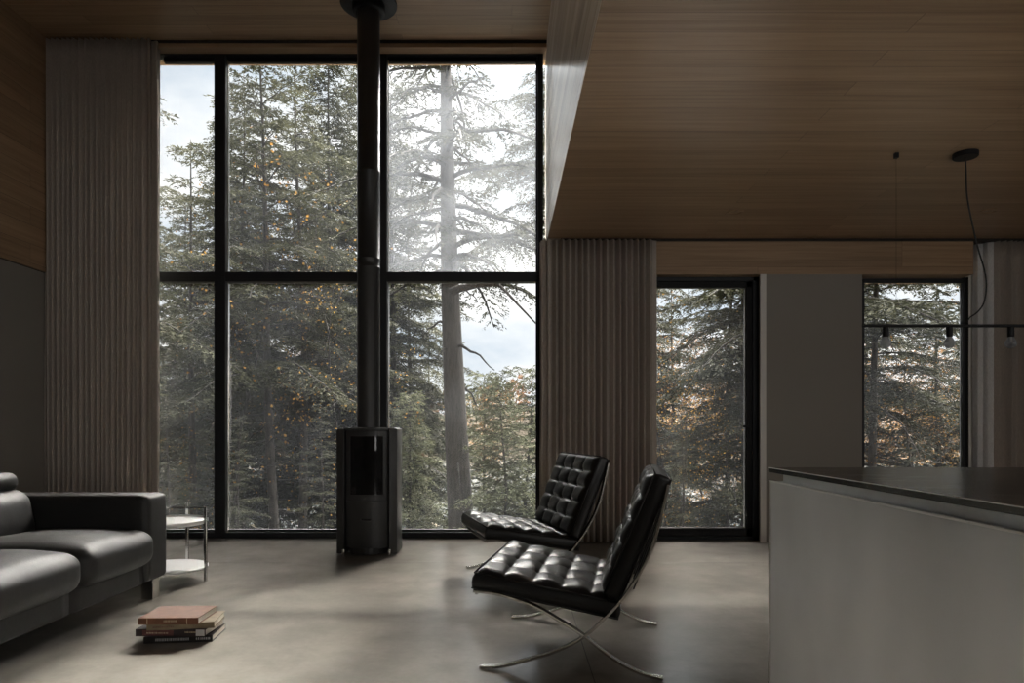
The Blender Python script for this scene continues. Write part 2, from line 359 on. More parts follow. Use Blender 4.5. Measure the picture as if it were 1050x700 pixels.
# tall window
w1 = struct(empty('window_1', (WX(357), 6.15, 0)))
def wpart(name, m, p, boxes, bevel=.004):
    mb = MB()
    for a, b_ in boxes: mb.box(tuple(Vector(a)-Vector(p.location)), tuple(Vector(b_)-Vector(p.location)))
    return mb.build(name, m, p, bevel=bevel)
x0, x1 = WX(150), WX(557)
ztop, zg = WZ(47), WZ(60.5)
wpart('frame', 'frame_black', w1, [((x0, 6.15, 0), (WX(155.5), 6.25, ztop)), ((WX(551.2), 6.15, 0), (x1, 6.25, ztop)), ((x0, 6.15, WZ(56)), (x1, 6.25, ztop)), ((x0, 6.15, 0), (x1, 6.25, WZ(545.5)))])
wpart('glazing_bead', 'black_metal', w1, [((WX(165), 6.19, zg), (WX(551), 6.24, WZ(56))), ((WX(549.6), 6.19, .05), (WX(551.2), 6.24, zg)), ((WX(165), 6.19, WZ(545.5)), (WX(551), 6.24, WZ(543.5)))])
wpart('mullion', 'frame_black', w1, [((WX(219.5), 6.15, .05), (WX(231), 6.25, ztop-.03))])
wpart('mullion_glint', 'chrome', w1, [((WX(231.6), 6.18, .06), (WX(232.6), 6.21, WZ(60)))], .001)  # bright strip added for the lit edge of the mullion
wpart('mullion', 'frame_black', w1, [((WX(385), 6.15, .05), (WX(396.5), 6.25, ztop-.03))])
wpart('mullion_glint', 'chrome', w1, [((WX(397.2), 6.18, .06), (WX(398.0), 6.21, WZ(60)))], .001)  # second strip added for a lit mullion edge
wpart('transom', 'frame_black', w1, [((WX(163), 6.152, WZ(288.3)), (WX(553), 6.25, WZ(278.2)))])
pan = [(154, 220), (232, 386), (397, 552)]
for i, (a, b_) in enumerate(pan):
    for j, (zb, zz) in enumerate([(.05, WZ(288)), (WZ(278.5), WZ(58))]):
        g = 'glass_dusty' if (i == 2 and j == 1) else 'glass_clear'
        wpart('glass_pane', g, w1, [((WX(a), 6.212, zb), (WX(b_), 6.218, zz))], 0)
# glass door
d1 = struct(empty('door_1', (WX(723, 6.05), 6.05, 0)))
X = lambda p: WX(p, 6.05); Z = lambda p: WZ(p, 6.05)
wpart('frame', 'frame_black', d1, [((X(666), 6.05, 0), (X(671), 6.15, Z(283.5))), ((X(772), 6.05, 0), (X(778), 6.15, Z(283.5))), ((X(666), 6.05, Z(288)), (X(778), 6.15, Z(283.5))), ((X(666), 6.05, 0), (X(778), 6.15, .03))])
wpart('sash', 'black_metal', d1, [((X(664), 6.065, .03), (X(673), 6.14, Z(288))), ((X(765.8), 6.065, .03), (X(772.3), 6.14, Z(288))), ((X(664), 6.065, Z(294)), (X(772), 6.14, Z(288))), ((X(664), 6.065, .03), (X(772), 6.14, Z(541.5)))])
wpart('glazing_bead', 'chrome', d1, [((X(673), 6.085, Z(541.5)), (X(766), 6.09, Z(540.8))), ((X(765), 6.085, Z(541)), (X(765.8), 6.09, Z(294)))], .0005)
wpart('glass_pane', 'glass_clear', d1, [((X(672), 6.1, Z(542)), (X(767), 6.106, Z(293)))], 0)
h = wpart('handle', 'black_metal', d1, [((X(768), 6.055, Z(446)), (X(771), 6.066, Z(428))), ((X(768.8), 6.03, Z(438)), (X(770.2), 6.06, Z(436))), ((X(761), 6.026, Z(438.3)), (X(770.2), 6.036, Z(435.8)))], .002)
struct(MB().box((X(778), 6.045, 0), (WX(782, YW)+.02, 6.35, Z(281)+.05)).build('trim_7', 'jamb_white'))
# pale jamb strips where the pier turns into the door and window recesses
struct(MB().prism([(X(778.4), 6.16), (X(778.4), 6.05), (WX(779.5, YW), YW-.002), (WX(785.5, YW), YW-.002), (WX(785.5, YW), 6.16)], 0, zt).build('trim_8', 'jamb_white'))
# end window
w2 = struct(empty('window_2', (WX(938, 6.12), 6.12, .42)))
X = lambda p: WX(p, 6.12); Z = lambda p: WZ(p, 6.12)
wpart('frame', 'frame_black', w2, [((X(876), 6.12, .42), (X(886.5), 6.17, Z(284))), ((X(987.5), 6.12, .42), (X(989.8), 6.17, Z(284))), ((X(880), 6.12, Z(289.5)), (X(993), 6.17, Z(284))), ((X(880), 6.12, .42), (X(990), 6.17, .47))])
wpart('casing', 'black_metal', w2, [((X(990.6), 6.105, .42), (X(993.6), 6.17, Z(284)))])
wpart('glazing_bead', 'chrome', w2, [((X(989.8), 6.125, .44), (X(990.5), 6.15, Z(287)))], .0005)
wpart('glass_pane', 'glass_clear', w2, [((X(884), 6.15, .45), (X(989), 6.156, Z(288)))], 0)
# unseen window added behind the camera for the back fill light
w3 = struct(empty('added_window_3', (2.05, YB, .4)))
wpart('frame', 'frame_black', w3, [((.8, YB-.16, .4), (.87, YB-.08, 2.6)), ((3.23, YB-.16, .4), (3.3, YB-.08, 2.6)), ((.8, YB-.16, 2.53), (3.3, YB-.08, 2.6)), ((.8, YB-.16, .4), (3.3, YB-.08, .47))])
wpart('glass_pane', 'glass_clear', w3, [((.85, YB-.13, .45), (3.25, YB-.124, 2.55))], 0)
w4 = struct(empty('added_window_4', (RX, .1, .9)))  # unseen window added in the right wall for its fill light
wpart('frame', 'frame_black', w4, [((RX+.08, -1.8, .9), (RX+.16, -1.73, 2.3)), ((RX+.08, 1.93, .9), (RX+.16, 2.0, 2.3)), ((RX+.08, -1.8, 2.23), (RX+.16, 2.0, 2.3)), ((RX+.08, -1.8, .9), (RX+.16, 2.0, .97))])
wpart('glass_pane', 'glass_clear', w4, [((RX+.124, -1.75, .95), (RX+.13, 1.95, 2.25))], 0)

# ------------------------------------------------------------------ curtains
def curtain(name, path, z0, z1, pleat, amp, seed, m, label, irregular=0., nz=26, cat='curtain'):
    """path: polyline of (x,y); pleats swing at right angles to it"""
    rnd = np.random.RandomState(seed)
    P = np.array(path, float); seg = np.linalg.norm(P[1:]-P[:-1], axis=1); cum = np.concatenate([[0], np.cumsum(seg)]); Lt = cum[-1]
    n = int(Lt/pleat*14); u = np.linspace(0, Lt, n)
    px = np.interp(u, cum, P[:, 0]); py = np.interp(u, cum, P[:, 1])
    tx = np.gradient(px); ty = np.gradient(py); l = np.hypot(tx, ty); nx, ny = -ty/l, tx/l
    ph0 = u/pleat*2*PI+.5*np.sin(u/pleat*.9+seed)+irregular*1.4*np.sin(u/pleat*.37+1)
    V = []
    cx = rnd.rand(6)*6
    for k in range(nz+1):
        t = k/nz; z = z1+(z0-z1)*t
        drift = irregular*t*(1.8*np.sin(u*3.1+cx[0])+1.2*np.sin(u*7.3+cx[1]))
        ph = ph0+drift+.12*np.sin(t*5+cx[2]+u*2)
        a = amp*(1-.25*t*irregular+.22*np.sin(ph0*.31+cx[3])+irregular*.5*t*np.sin(u*11+cx[4]))
        s = np.sin(ph); s = np.sign(s)*np.abs(s)**.75
        side = .25*pleat*np.sin(2*ph)*.5
        w = .004*np.sin(t*9+u*5+cx[5])*t
        d = a*s+w
        V.append(np.stack([px+nx*d+tx/l*side, py+ny*d+ty/l*side, np.full(n, z)], 1))
    V = np.concatenate(V); idx = np.arange((nz+1)*n).reshape(nz+1, n)
    F = np.stack([idx[:-1, :-1].ravel(), idx[:-1, 1:].ravel(), idx[1:, 1:].ravel(), idx[1:, :-1].ravel()], 1)
    me = fast_mesh(name, V, F, m); me.polygons.foreach_set('use_smooth', [True]*len(me.polygons))
    o = bpy.data.objects.new(name, me); C.objects.link(o)
    sdf = o.modifiers.new('cloth', 'SOLIDIFY'); sdf.thickness = .002
    return tag(o, label, cat)
curtain('curtain', [(WX(45.5, 5.99), 5.985), (WX(152, 5.99), 5.985), (WX(158, 6.0), 6.03), (WX(159.5, 6.1), 6.10)], .012, ZH-.018, .047, .030, 3, 'linen', 'tall taupe pleated linen curtain beside left end of tall window', .55, 30)
curtain('curtain', [(WX(557.5, 6.03), 6.03), (WX(559.5, 5.93), 5.935), (WX(563, 5.9), 5.9), (WX(669, 5.9), 5.9), (WX(668, 6.0), 6.0)], .012, ZC-.02, .054, .038, 5, 'linen', 'taupe pleated curtain hanging between tall window and glass door', .06, 12)
curtain('curtain', [(WX(1020, 5.95), 5.955), (4.9, 5.955)], .012, ZC-.02, .047, .034, 8, 'linen', 'taupe pleated curtain at far right behind the hanging bulbs', .15, 16)
curtain('sheer_curtain', [(WX(996.5, 6.07), 6.075), (WX(1019, 5.96), 5.96)], .012, ZC-.02, .07, .012, 9, 'sheer', 'narrow pale sheer curtain beside the end window frame', .3, 16)

# ------------------------------------------------------------------ wood stove
st = empty('wood_stove', (-1.135, 5.45, 0), label='black wood stove with tall flue pipe standing before the tall window', category='stove')
def arcpoly(r, hw, yb, n=24, front=-.15):
    """footprint: curved front from -hw to hw bulging to y=front-..., flat back at yb"""
    pts = []
    for i in range(n+1):
        x = -hw+2*hw*i/n; pts.append((x, front-(math.sqrt(r*r-x*x)-math.sqrt(r*r-hw*hw))))
    return pts+[(hw, yb), (-hw, yb)]
MB().prism(arcpoly(.34, .165, .16, front=-.095), .055, .975).build('body', 'stove_black', st, bevel=.003)
for s in (-1, 1):
    MB().prism([(s*.237, -.115), (s*.175, -.135), (s*.168, .16), (s*.225, .16), (s*.240, .1)], .015, .99).build('side_panel', 'stove_black', st, bevel=.006, seg=3)
MB().prism([(x*1.3, y*1.02) for x, y in arcpoly(.34, .165, .165, front=-.10)], .975, .999).build('top_plate', 'stove_black', st, bevel=.005)
def curved_plate(hw, z0, z1, off, th, hole=None):
    mb = MB(); r = .34; n = 20
    def yy(x): return -.095-(math.sqrt(r*r-x*x)-math.sqrt(r*r-.165**2))-off
    def slab(xa, xb, za, zb):
        m = max(2, int(n*(xb-xa)/(2*hw))+1); xs = [xa+(xb-xa)*i/m for i in range(m+1)]
        mb.prism([(x, yy(x)) for x in xs]+[(x, yy(x)+th) for x in xs[::-1]], za, zb)
    if hole:
        a, b_, c, d = hole
        slab(-hw, a, z0, z1); slab(b_, hw, z0, z1); slab(a, b_, z0, c); slab(a, b_, d, z1)
    else: slab(-hw, hw, z0, z1)
    return mb
dr = curved_plate(.163, .435, .965, .012, .014, (-.128, .128, .475, .93)).build('door', 'stove_black', st)
curved_plate(.13, .47, .935, .004, .005).build('door_glass', 'stove_glass', dr)
curved_plate(.163, .095, .425, .012, .014, (-.04, .04, .275, .29)).build('drawer', 'stove_black', st)
curved_plate(.04, .275, .29, .0, .01).build('drawer_grip', 'dark_firebox', st)
mb = MB(); mb.box((-.14, -.11, .46), (.14, -.105, .94)); mb.build('firebox', 'dark_firebox', st)
for s in (-1, 1):
    MB().lathe([(0, 0), (.014, 0), (.014, .05), (0, .05)], (s*.178, -.13, .002), 14).build('foot', 'chrome', st, smooth=False)
MB().lathe([(0, .012), (.17, .012), (.17, .06), (0, .06)], (0, .02, 0), 40).build('plinth', 'stove_black', st)
fl = MB().lathe([(.0905, 0), (.0905, 1.29), (.0925, 1.292), (.0925, 1.30), (.0905, 1.302), (.0905, 1.36), (.0925, 1.362), (.0925, 1.37), (.0905, 1.372), (.0905, 2.06), (.0920, 2.062), (.0920, 2.07), (.0905, 2.072), (.0905, 3.44)], (-.02, .05, .985), 48).build('flue_pipe', 'stove_black', st, smooth=True)
MB().lathe([(.092, -.085), (.125, -.085), (.13, -.08), (.13, -.012), (.0, -.012)], (-.02, .05, ZH), 48).build('flue_collar', 'black_metal', st, smooth=True)
MB().lathe([(.13, -.02), (.222, -.02), (.226, -.016), (.226, 0)], (-.02, .05, ZH), 56).build('ceiling_plate', 'black_metal', st, smooth=True)

# ------------------------------------------------------------------ lounge chairs
def tufted(L_, W_, T_, nu, nv, seed):
    """cushion slab: u along x 0..L_, v along y centred, thickness T_ below z=0, buttons on the grid crossings"""
    rnd = random.Random(seed); cu, cv = nu*14, nv*14; mb = MB(); V = []; F = []
    off = [[(rnd.uniform(-.05, .05), rnd.uniform(-.05, .05)) for _ in range(nv+1)] for _ in range(nu+1)]
    def top(i, j):
        u, v = i/cu, j/cv; a, b_ = u*nu, v*nv; fa, fb = a % 1, b_ % 1
        seam = min(1, abs(math.sin(PI*a)))**.42*min(1, abs(math.sin(PI*b_)))**.42
        h = .017*seam
        # pinch at inner crossings
        da, db = abs(a-round(a)), abs(b_-round(b_))
        if 0 < round(a) < nu and 0 < round(b_) < nv:
            d = math.hypot(da, db); h -= .016*math.exp(-(d/.13)**2)
            ang = math.atan2(b_-round(b_), a-round(a)); h += .0022*math.sin(ang*8+seed)*math.exp(-((d-.22)/.12)**2)
        h += .003*math.sin(a*5+b_*3+seed)*seam
        e = min(u, 1-u, v, 1-v)
        edge = min(1, e/.035); h = h*edge-.012*(1-edge)**2
        return (u*L_, (v-.5)*W_, h)
    for i in range(cu+1):
        for j in range(cv+1): V.append(top(i, j))
    idt = lambda i, j: i*(cv+1)+j
    for i in range(cu):
        for j in range(cv): F.append((idt(i, j), idt(i+1, j), idt(i+1, j+1), idt(i, j+1)))
    # sides
    ring = [idt(i, 0) for i in range(cu+1)]+[idt(cu, j) for j in range(1, cv+1)]+[idt(i, cv) for i in range(cu-1, -1, -1)]+[idt(0, j) for j in range(cv-1, 0, -1)]
    prev = ring
    for t, bulge in ((.08, .004), (.3, .009), (.6, .009), (.92, .004), (1, -.004)):
        cur = []
        for q in ring:
            x, y, z = V[q]; dx = (-1 if x < 1e-6 else 1 if x > L_-1e-6 else 0); dy = (-1 if y < -W_/2+1e-6 else 1 if y > W_/2-1e-6 else 0)
            cur.append(len(V)); V.append((x+dx*bulge, y+dy*bulge, z*(1-t)-T_*t))
        for k in range(len(ring)): F.append((prev[k], prev[(k+1) % len(ring)], cur[(k+1) % len(ring)], cur[k]))
        prev = cur
    F.append(tuple(prev))
    mb.add(V, F)
    piping = []
    for z in (-.012, -T_+.006):
        w = W_/2+.005; piping.append([(0-.004, -w, z), (L_+.004, -w, z), (L_+.004, w, z), (-.004, w, z), (-.004, -w, z)])
    btn = [((i/nu)*L_, (j/nv-.5)*W_, -.010) for i in range(1, nu) for j in range(1, nv)]
    return mb, piping, btn
def xf(mb, M):
    mb.v = [tuple(M @ Vector(v)) for v in mb.v]; return mb
def catmull(P, n=6):
    P = [Vector(p) for p in P]; P = [P[0]*2-P[1]]+P+[P[-1]*2-P[-2]]; out = []
    for i in range(1, len(P)-2):
        for k in range(n):
            t = k/n; a, b_, c, d = P[i-1:i+3]
            out.append(.5*((2*b_)+(c-a)*t+(2*a-5*b_+4*c-d)*t*t+(3*b_-a-3*c+d)*t**3))
    return out+[P[-2]]
CH_C = (.370, .375)                       # chair centre in its own side-plane measure
c1 = [(-.004, .007), (.08, .015), (.169, .04), (.30, .085), (.43, .158), (.553, .281), (.638, .401), (.695, .517), (.728, .633), (.752, .735), (.76, .775)]
c2 = [(-.03, .322), (.05, .316), (.124, .302), (.229, .268), (.334, .213), (.43, .158), (.51, .098), (.585, .052), (.665, .02), (.74, .007)]
def flatbar(pts, y, hw=.016, th=.0055):
    P = catmull([(a-CH_C[0], y, b_) for a, b_ in pts], 5); V = []; F = []
    for i, p in enumerate(P):
        t = (P[min(i+1, len(P)-1)]-P[max(0, i-1)]).normalized(); nn = Vector((-t.z, 0, t.x))
        V += [p+nn*th+Vector((0, hw, 0)), p-nn*th+Vector((0, hw, 0)), p-nn*th-Vector((0, hw, 0)), p+nn*th-Vector((0, hw, 0))]
    for i in range(len(P)-1):
        for k in range(4): F.append((4*i+k, 4*i+(k+1) % 4, 4*i+4+(k+1) % 4, 4*i+4+k))
    F += [(0, 1, 2, 3), (len(V)-4, len(V)-1, len(V)-2, len(V)-3)]
    return MB().add(V, F)
def make_chair(label):
    t = empty('lounge_chair', label=label, category='chair', group='tufted leather lounge chairs')
    def cushion(name, L_, W_, T_, nu, nv, M, seed):
        mb, pip, btn = tufted(L_, W_, T_, nu, nv, seed); o = xf(mb, M).build(name, 'black_leather', t, smooth=True)
        p = MB()
        for loop in pip: p.tube([M @ Vector(q) for q in loop], .0042, 6)
        p.build('piping', 'black_leather', o, smooth=True)
        for q in btn:
            b_ = MB().lathe([(0, .006), (.006, .005), (.0095, .001), (.0105, -.003)], q, 10); xf(b_, M).build('button', 'black_leather', o, smooth=True)
        return o
    # seat: front top edge (s=-.02, z=.42) falling to the back (s=.56)
    a = math.atan2(.33-.42, .538)
    M = Matrix.Translation((-.02-CH_C[0], 0, .408)) @ Matrix.Rotation(-a, 4, 'Y')
    cushion('seat_cushion', .60, .74, .083, 5, 4, M, 1)
    # back: front face rises from (s=.49,z=.35) to (s=.68,z=.814)
    d = Vector((.68-.485, 0, .814-.345)); L_ = d.length; d.normalize()
    nrm = Vector((-d.z, 0, d.x)); M = Matrix(((d.x, 0, nrm.x, .485-CH_C[0]+.012), (0, 1, 0, 0), (d.z, 0, nrm.z, .338), (0, 0, 0, 1)))
    cushion('back_cushion', L_+.012, .74, .085, 5, 4, M, 2)
    for y in (-.375, .375):
        f = flatbar(c1, y).build('side_frame', 'steel_bar', t, bevel=.0015)
        flatbar(c2, y).build('seat_bar', 'steel_bar', f, bevel=.0015)
    for s, z in ((-.022, .316), (.555, .265), (.752, .715)):
        MB().box((s-CH_C[0]-.006, -.362, z-.014), (s-CH_C[0]+.006, .362, z+.014)).build('crossbar', 'steel_bar', t, bevel=.002)
    for i in range(7):                     # leather straps below the seat
        y = -.30+i*.1; a0 = Vector((-.01-CH_C[0], y, .3215)); a1 = Vector((.55-CH_C[0], y, .236))
        mb = MB(); w = Vector((0, .017, 0)); h_ = Vector((0, 0, .003)); mb.add([a0-w-h_, a0+w-h_, a1+w-h_, a1-w-h_, a0-w+h_, a0+w+h_, a1+w+h_, a1-w+h_], [(0, 1, 2, 3), (4, 5, 6, 7), (0, 1, 5, 4), (1, 2, 6, 5), (2, 3, 7, 6), (3, 0, 4, 7)]); mb.build('seat_strap', 'strap_leather', t)
    for i in range(7):
        y = -.30+i*.1; a0 = Vector((.625-CH_C[0], y, .34)); a1 = Vector((.757-CH_C[0], y, .70))
        mb = MB(); w = Vector((0, .017, 0)); h_ = Vector((.003, 0, 0)); mb.add([a0-w-h_, a0+w-h_, a1+w-h_, a1-w-h_, a0-w+h_, a0+w+h_, a1+w+h_, a1-w+h_], [(0, 1, 2, 3), (4, 5, 6, 7), (0, 1, 5, 4), (1, 2, 6, 5), (2, 3, 7, 6), (3, 0, 4, 7)]); mb.build('back_strap', 'strap_leather', t)
    return t
def copy_tree(o, parent=None):
    c = o.copy(); C.objects.link(c); c.parent = parent
    for ch in list(o.children): copy_tree(ch, c)
    return c
chair = make_chair('black tufted leather lounge chair on crossed steel legs nearest the steel island')
chair.location = (-.13+.984*.37+.177*.375, 2.834-.177*.37+.984*.375, 0); chair.rotation_euler.z = math.radians(-10.2)
ch2 = copy_tree(chair); ch2['label'] = 'black tufted leather lounge chair farther back, closest to the window wall'
A2 = math.radians(15); nf = Vector((-.128, 4.12)); r2 = Vector((math.cos(A2), math.sin(A2))); l2 = Vector((-math.sin(A2), math.cos(A2)))
p2 = nf+r2*.37+l2*.375; ch2.location = (p2.x, p2.y, 0); ch2.rotation_euler.z = A2

# ------------------------------------------------------------------ sofa
sf = empty('sofa', (-2.45, 2.9, 0), label='dark grey leather sofa on chrome feet along the left side', category='sofa')
def sp(name, m, mb, parent=sf, **k):
    mb.v = [(x+2.45, y-2.9, z) for x, y, z in mb.v]; return mb.build(name, m, parent, **k)
XF = -2.05
mods = [(3.205, 3.84), (2.57, 3.20), (1.935, 2.565)]
for y0, y1 in mods:
    sp('base_rail', 'sofa_leather', rbox(MB(), ((-2.95+XF-.02)/2, (y0+y1)/2, .185), (.88, y1-y0-.004, .135), .012, 8), smooth=True)
rnd = random.Random(4)
for y0, y1 in mods:
    def fn(q, y0=y0):
        # soft crown and gentle creases, front edge rolled lower
        t = (q.x+.34)/.68; k = min(1, max(0, q.z/.1)); q.z += .0036*math.sin(q.y*13+y0*3)*k-.012*max(0, t-.7)/.3*k*k*(3-2*k); return q
    sp('seat_cushion', 'sofa_leather', rbox(MB(), (-2.335, (y0+y1)/2, .335), (.69, y1-y0-.006, .20), .075, 22, (.012, .002, .022), fn), smooth=True)
for y0, y1 in mods:
    R = Matrix.Rotation(math.radians(-12), 3, 'Y')
    sp('back_cushion', 'sofa_leather', rbox(MB(), (-2.765, (y0+y1)/2, .50), (.22, y1-y0-.01, .30), .085, 18, (.03, 0, .015), None, R), smooth=True)
    sp('headrest', 'sofa_leather', rbox(MB(), (-2.80, (y0+y1)/2-.03, .693), (.17, y1-y0-.05, .105), .05, 16, (.01, .004, .008), None, R), smooth=True)
sp('backrest_shell', 'sofa_leather', rbox(MB(), (-2.945, 2.885, .36), (.14, 2.0, .50), .04, 12), smooth=True)
for yc in (3.955, 1.815):
    sp('armrest', 'sofa_leather', rbox(MB(), (-2.53, yc, .368), (.96, .225, .497), .032, 16, (.006, .006, 0)), smooth=True)
for x, y in ((-2.12, 4.0), (-2.12, 1.80), (-2.92, 4.0), (-2.92, 1.8)):
    sp('leg', 'chrome', MB().box((x-.035, y-.035, 0), (x+.035, y+.0, .12)).box((x+.028, y-.035, 0), (x+.036, y+.035, .12)), bevel=.003)

# ------------------------------------------------------------------ side table
tb = empty('side_table', (-2.245, 4.44, 0), label='small chrome side table with two round white trays behind the sofa arm', category='table')
for k in range(4):
    a = k*PI/2-.04; x, y = .258*math.cos(a), .258*math.sin(a)
    MB().box((x-.009, y-.009, 0), (x+.009, y+.009, .486)).build('leg', 'chrome', tb, bevel=.002)
for k in range(2):
    a = k*PI/2-.04; dx, dy = math.cos(a), math.sin(a); px, py = -dy, dx; mb = MB()
    q = [(-.25*dx-.006*px, -.25*dy-.006*py), (.25*dx-.006*px, .25*dy-.006*py), (.25*dx+.006*px, .25*dy+.006*py), (-.25*dx+.006*px, -.25*dy+.006*py)]
    mb.prism(q, .474-.0005*k, .486-.0005*k).build('top_rail', 'chrome', tb)
MB().lathe([(0, .372), (.235, .372), (.246, .382), (.246, .398), (.238, .402), (.235, .39), (0, .39)], (0, 0, 0), 56).build('upper_tray', 'white_tray', tb, smooth=False)
MB().lathe([(0, .082), (.24, .082), (.248, .086), (.248, .094), (.24, .098), (0, .098)], (0, 0, 0), 56).build('lower_tray', 'white_tray', tb, smooth=False)

# ------------------------------------------------------------------ books
def cover(name, col, rough=.7):
    m = mat(name, col, rough); N, L, b = nodes(m); n = noise(N, L, coords(N, L), 30, 4, .6)
    r = ramp(N, [(.3, tuple(c*.8 for c in col)), (.7, tuple(min(1, c*1.15) for c in col))]); L(n, r.inputs[0]); L(r.outputs[0], b.inputs['Base Color'])
cover('cover_brown', (.15, .062, .03)); cover('cover_tan', (.2, .155, .095)); cover('cover_maroon', (.12, .04, .035)); cover('cover_black', (.018, .016, .016), .3)
cover('cover_dark', (.03, .02, .02)); mat('foil', (.55, .45, .3), .4); mat('foil_white', (.55, .55, .53), .5)
def book(loc, rz, w, d, h, cov, label, extras=()):
    t = empty('book', loc, rz, label=label, category='book', group='books stacked on the floor')
    # spine faces the camera (-y); w along x, d along y
    mb = MB(); mb.box((-w/2, -d/2, 0), (w/2, d/2, .003)).box((-w/2, -d/2, h-.003), (w/2, d/2, h)).box((-w/2, -d/2-.002, 0), (w/2, -d/2+.004, h))
    mb.build('cover', cov, t)
    MB().box((-w/2+.004, -d/2+.004, .003), (w/2-.004, d/2-.005, h-.003)).build('page_block', 'paper', t)
    for (xa, xb, za, zb, m, nm) in extras:
        MB().box((xa, -d/2-.0028, za), (xb, -d/2-.0015, zb)).build(nm, m, t)
    return t
def spine_text(xa, xb, z, m, n, seed):
    r = random.Random(seed); out = []; x = xa
    while x < xb:
        l = r.uniform(.004, .011); out.append((x, min(x+l, xb), z-.0035, z+.0035, m, 'spine_lettering')); x += l+.003
    return out
def book_text(t, w, d, spec, m):
    for (xa, xb, z, hh, seed) in spec:
        mb = MB(); r = random.Random(seed); x = xa
        while x < xb:
            l = r.uniform(.003, .007); mb.box((x, -d/2-.003, z-hh), (x+l*.6, -d/2-.0018, z+hh)); x += l+.002
        mb.build('spine_lettering', m, t)
bx, by = -1.572, 3.26
t = book((bx+.01, by+.015, 0), math.radians(6), .305, .205, .031, 'cover_black', 'black book at the very bottom of the floor stack')
book_text(t, .305, .205, [(-.10, .05, .016, .006, 1), (.08, .14, .016, .005, 2)], 'foil_white')
t = book((bx-.01, by+.005, .0315), math.radians(-1), .325, .20, .033, 'cover_dark', 'dark maroon book with white-edged jacket, second from stack bottom', [(-.13, .015, .004, .029, 'cover_maroon', 'spine_panel'), (.12, .16, .003, .032, 'foil_white', 'jacket_flap')])
book_text(t, .325, .20, [(-.11, -.01, .016, .0035, 3), (.07, .12, .02, .003, 4)], 'foil')
t = book((bx+.022, by+.0, .065), math.radians(9), .295, .195, .028, 'cover_tan', 'tan cloth book lying skewed directly beneath the brown book')
book_text(t, .295, .195, [(-.12, -.03, .014, .0035, 5)], 'cover_maroon')
t = book((bx-.012, by-.012, .0935), math.radians(1.5), .272, .215, .030, 'cover_brown', 'reddish brown book lying on top of the floor stack')
book_text(t, .272, .215, [(-.02, .04, .016, .0045, 7)], 'foil')
for x in (-.095, .085): MB().box((x-.001, -.215/2-.003, .002), (x+.001, -.215/2-.0018, .028)).build('spine_band', 'foil', t)

# ------------------------------------------------------------------ kitchen island
isl = empty('kitchen_island', (1.6, .9, 0), label='brushed stainless steel kitchen island with dark counter at right', category='kitchen island')
def ip(name, m, a, b_, bevel=.001, parent=isl):
    mb = MB().box((a[0]-1.6, a[1]-.9, a[2]), (b_[0]-1.6, b_[1]-.9, b_[2])); return mb.build(name, m, parent, bevel=bevel)
IX = .645
ip('body', 'stainless', (IX+.022, .1, .0), (2.7, 1.68, .884))
ip('side_panel', 'stainless', (IX, .08, .0), (IX+.02, 1.706, .866), .0015)
ip('end_panel', 'stainless', (IX+.021, 1.684, .0), (2.7, 1.706, .866), .0015)
ip('countertop', 'counter_steel', (IX-.002, .06, .888), (2.72, 1.707, .900), .0008)
ip('plinth', 'frame_black', (IX+.05, .14, -.0), (2.66, 1.66, .0005), 0)
mb = MB().tube([(-.955, -.82, .8662), (-.955, .806, .8662)], .0022, 8); mb.build('panel_edge_glint', 'edge_glint', isl)  # painted highlight along the top of the panel
MB().tube([(-.9545, .8055, .003), (-.9545, .8055, .866)], .0024, 8).build('corner_edge_glint', 'edge_glint', isl)  # painted highlight down the panel corner
ip('worktop_edge_glint', 'edge_glint', (IX-.0026, .06, .8985), (IX-.0018, 1.707, .9003), 0)  # painted highlight along the counter rim

# ------------------------------------------------------------------ pendant lamp
YP = 4.085
pl = empty('pendant_lamp', (WX(990, YP), YP, ZC), label='black linear pendant bar with bare bulbs hung from the low ceiling', category='lamp')
def pp(mb, name, m, parent=pl, **k):
    mb.v = [(x-pl.location.x, y-YP, z-ZC) for x, y, z in mb.v]; return mb.build(name, m, parent, **k)
pp(MB().lathe([(0, -.028), (.064, -.028), (.068, -.024), (.068, 0), (0, 0)], (WX(990, YP), YP, ZC), 36), 'canopy', 'black_metal')
zb = WZ(334, YP)
xa = WX(884.5, YP)
pp(MB().tube([(xa, YP, zb), (3.95, YP, zb)], .0095, 12), 'bar', 'black_metal', smooth=False)
pp(MB().box((WX(917.3, YP), YP-.012, ZC-.03), (WX(920.8, YP), YP+.012, ZC)), 'ceiling_anchor', 'black_metal')
pp(MB().tube([(WX(919, YP), YP, ZC-.02), (WX(919, YP), YP, zb)], .0009, 6), 'suspension_wire', 'black_metal')
pp(MB().tube([(3.68, YP, ZC-.02), (3.68, YP, zb)], .0009, 6), 'suspension_wire', 'black_metal')
pp(MB().box((3.67, YP-.012, ZC-.03), (3.69, YP+.012, ZC)), 'ceiling_anchor', 'black_metal')
cpts = [(990, 160), (990.5, 175), (991.5, 200), (996, 225), (1003, 255), (1009, 275), (1011.5, 292), (1009, 310), (1002, 320), (995, 325), (991.5, 330)]
pp(MB().tube(catmull([(WX(x, YP), YP-.0, WZ(y, YP)) for x, y in cpts], 5), .0045, 8), 'cord', 'cord_black', smooth=True)
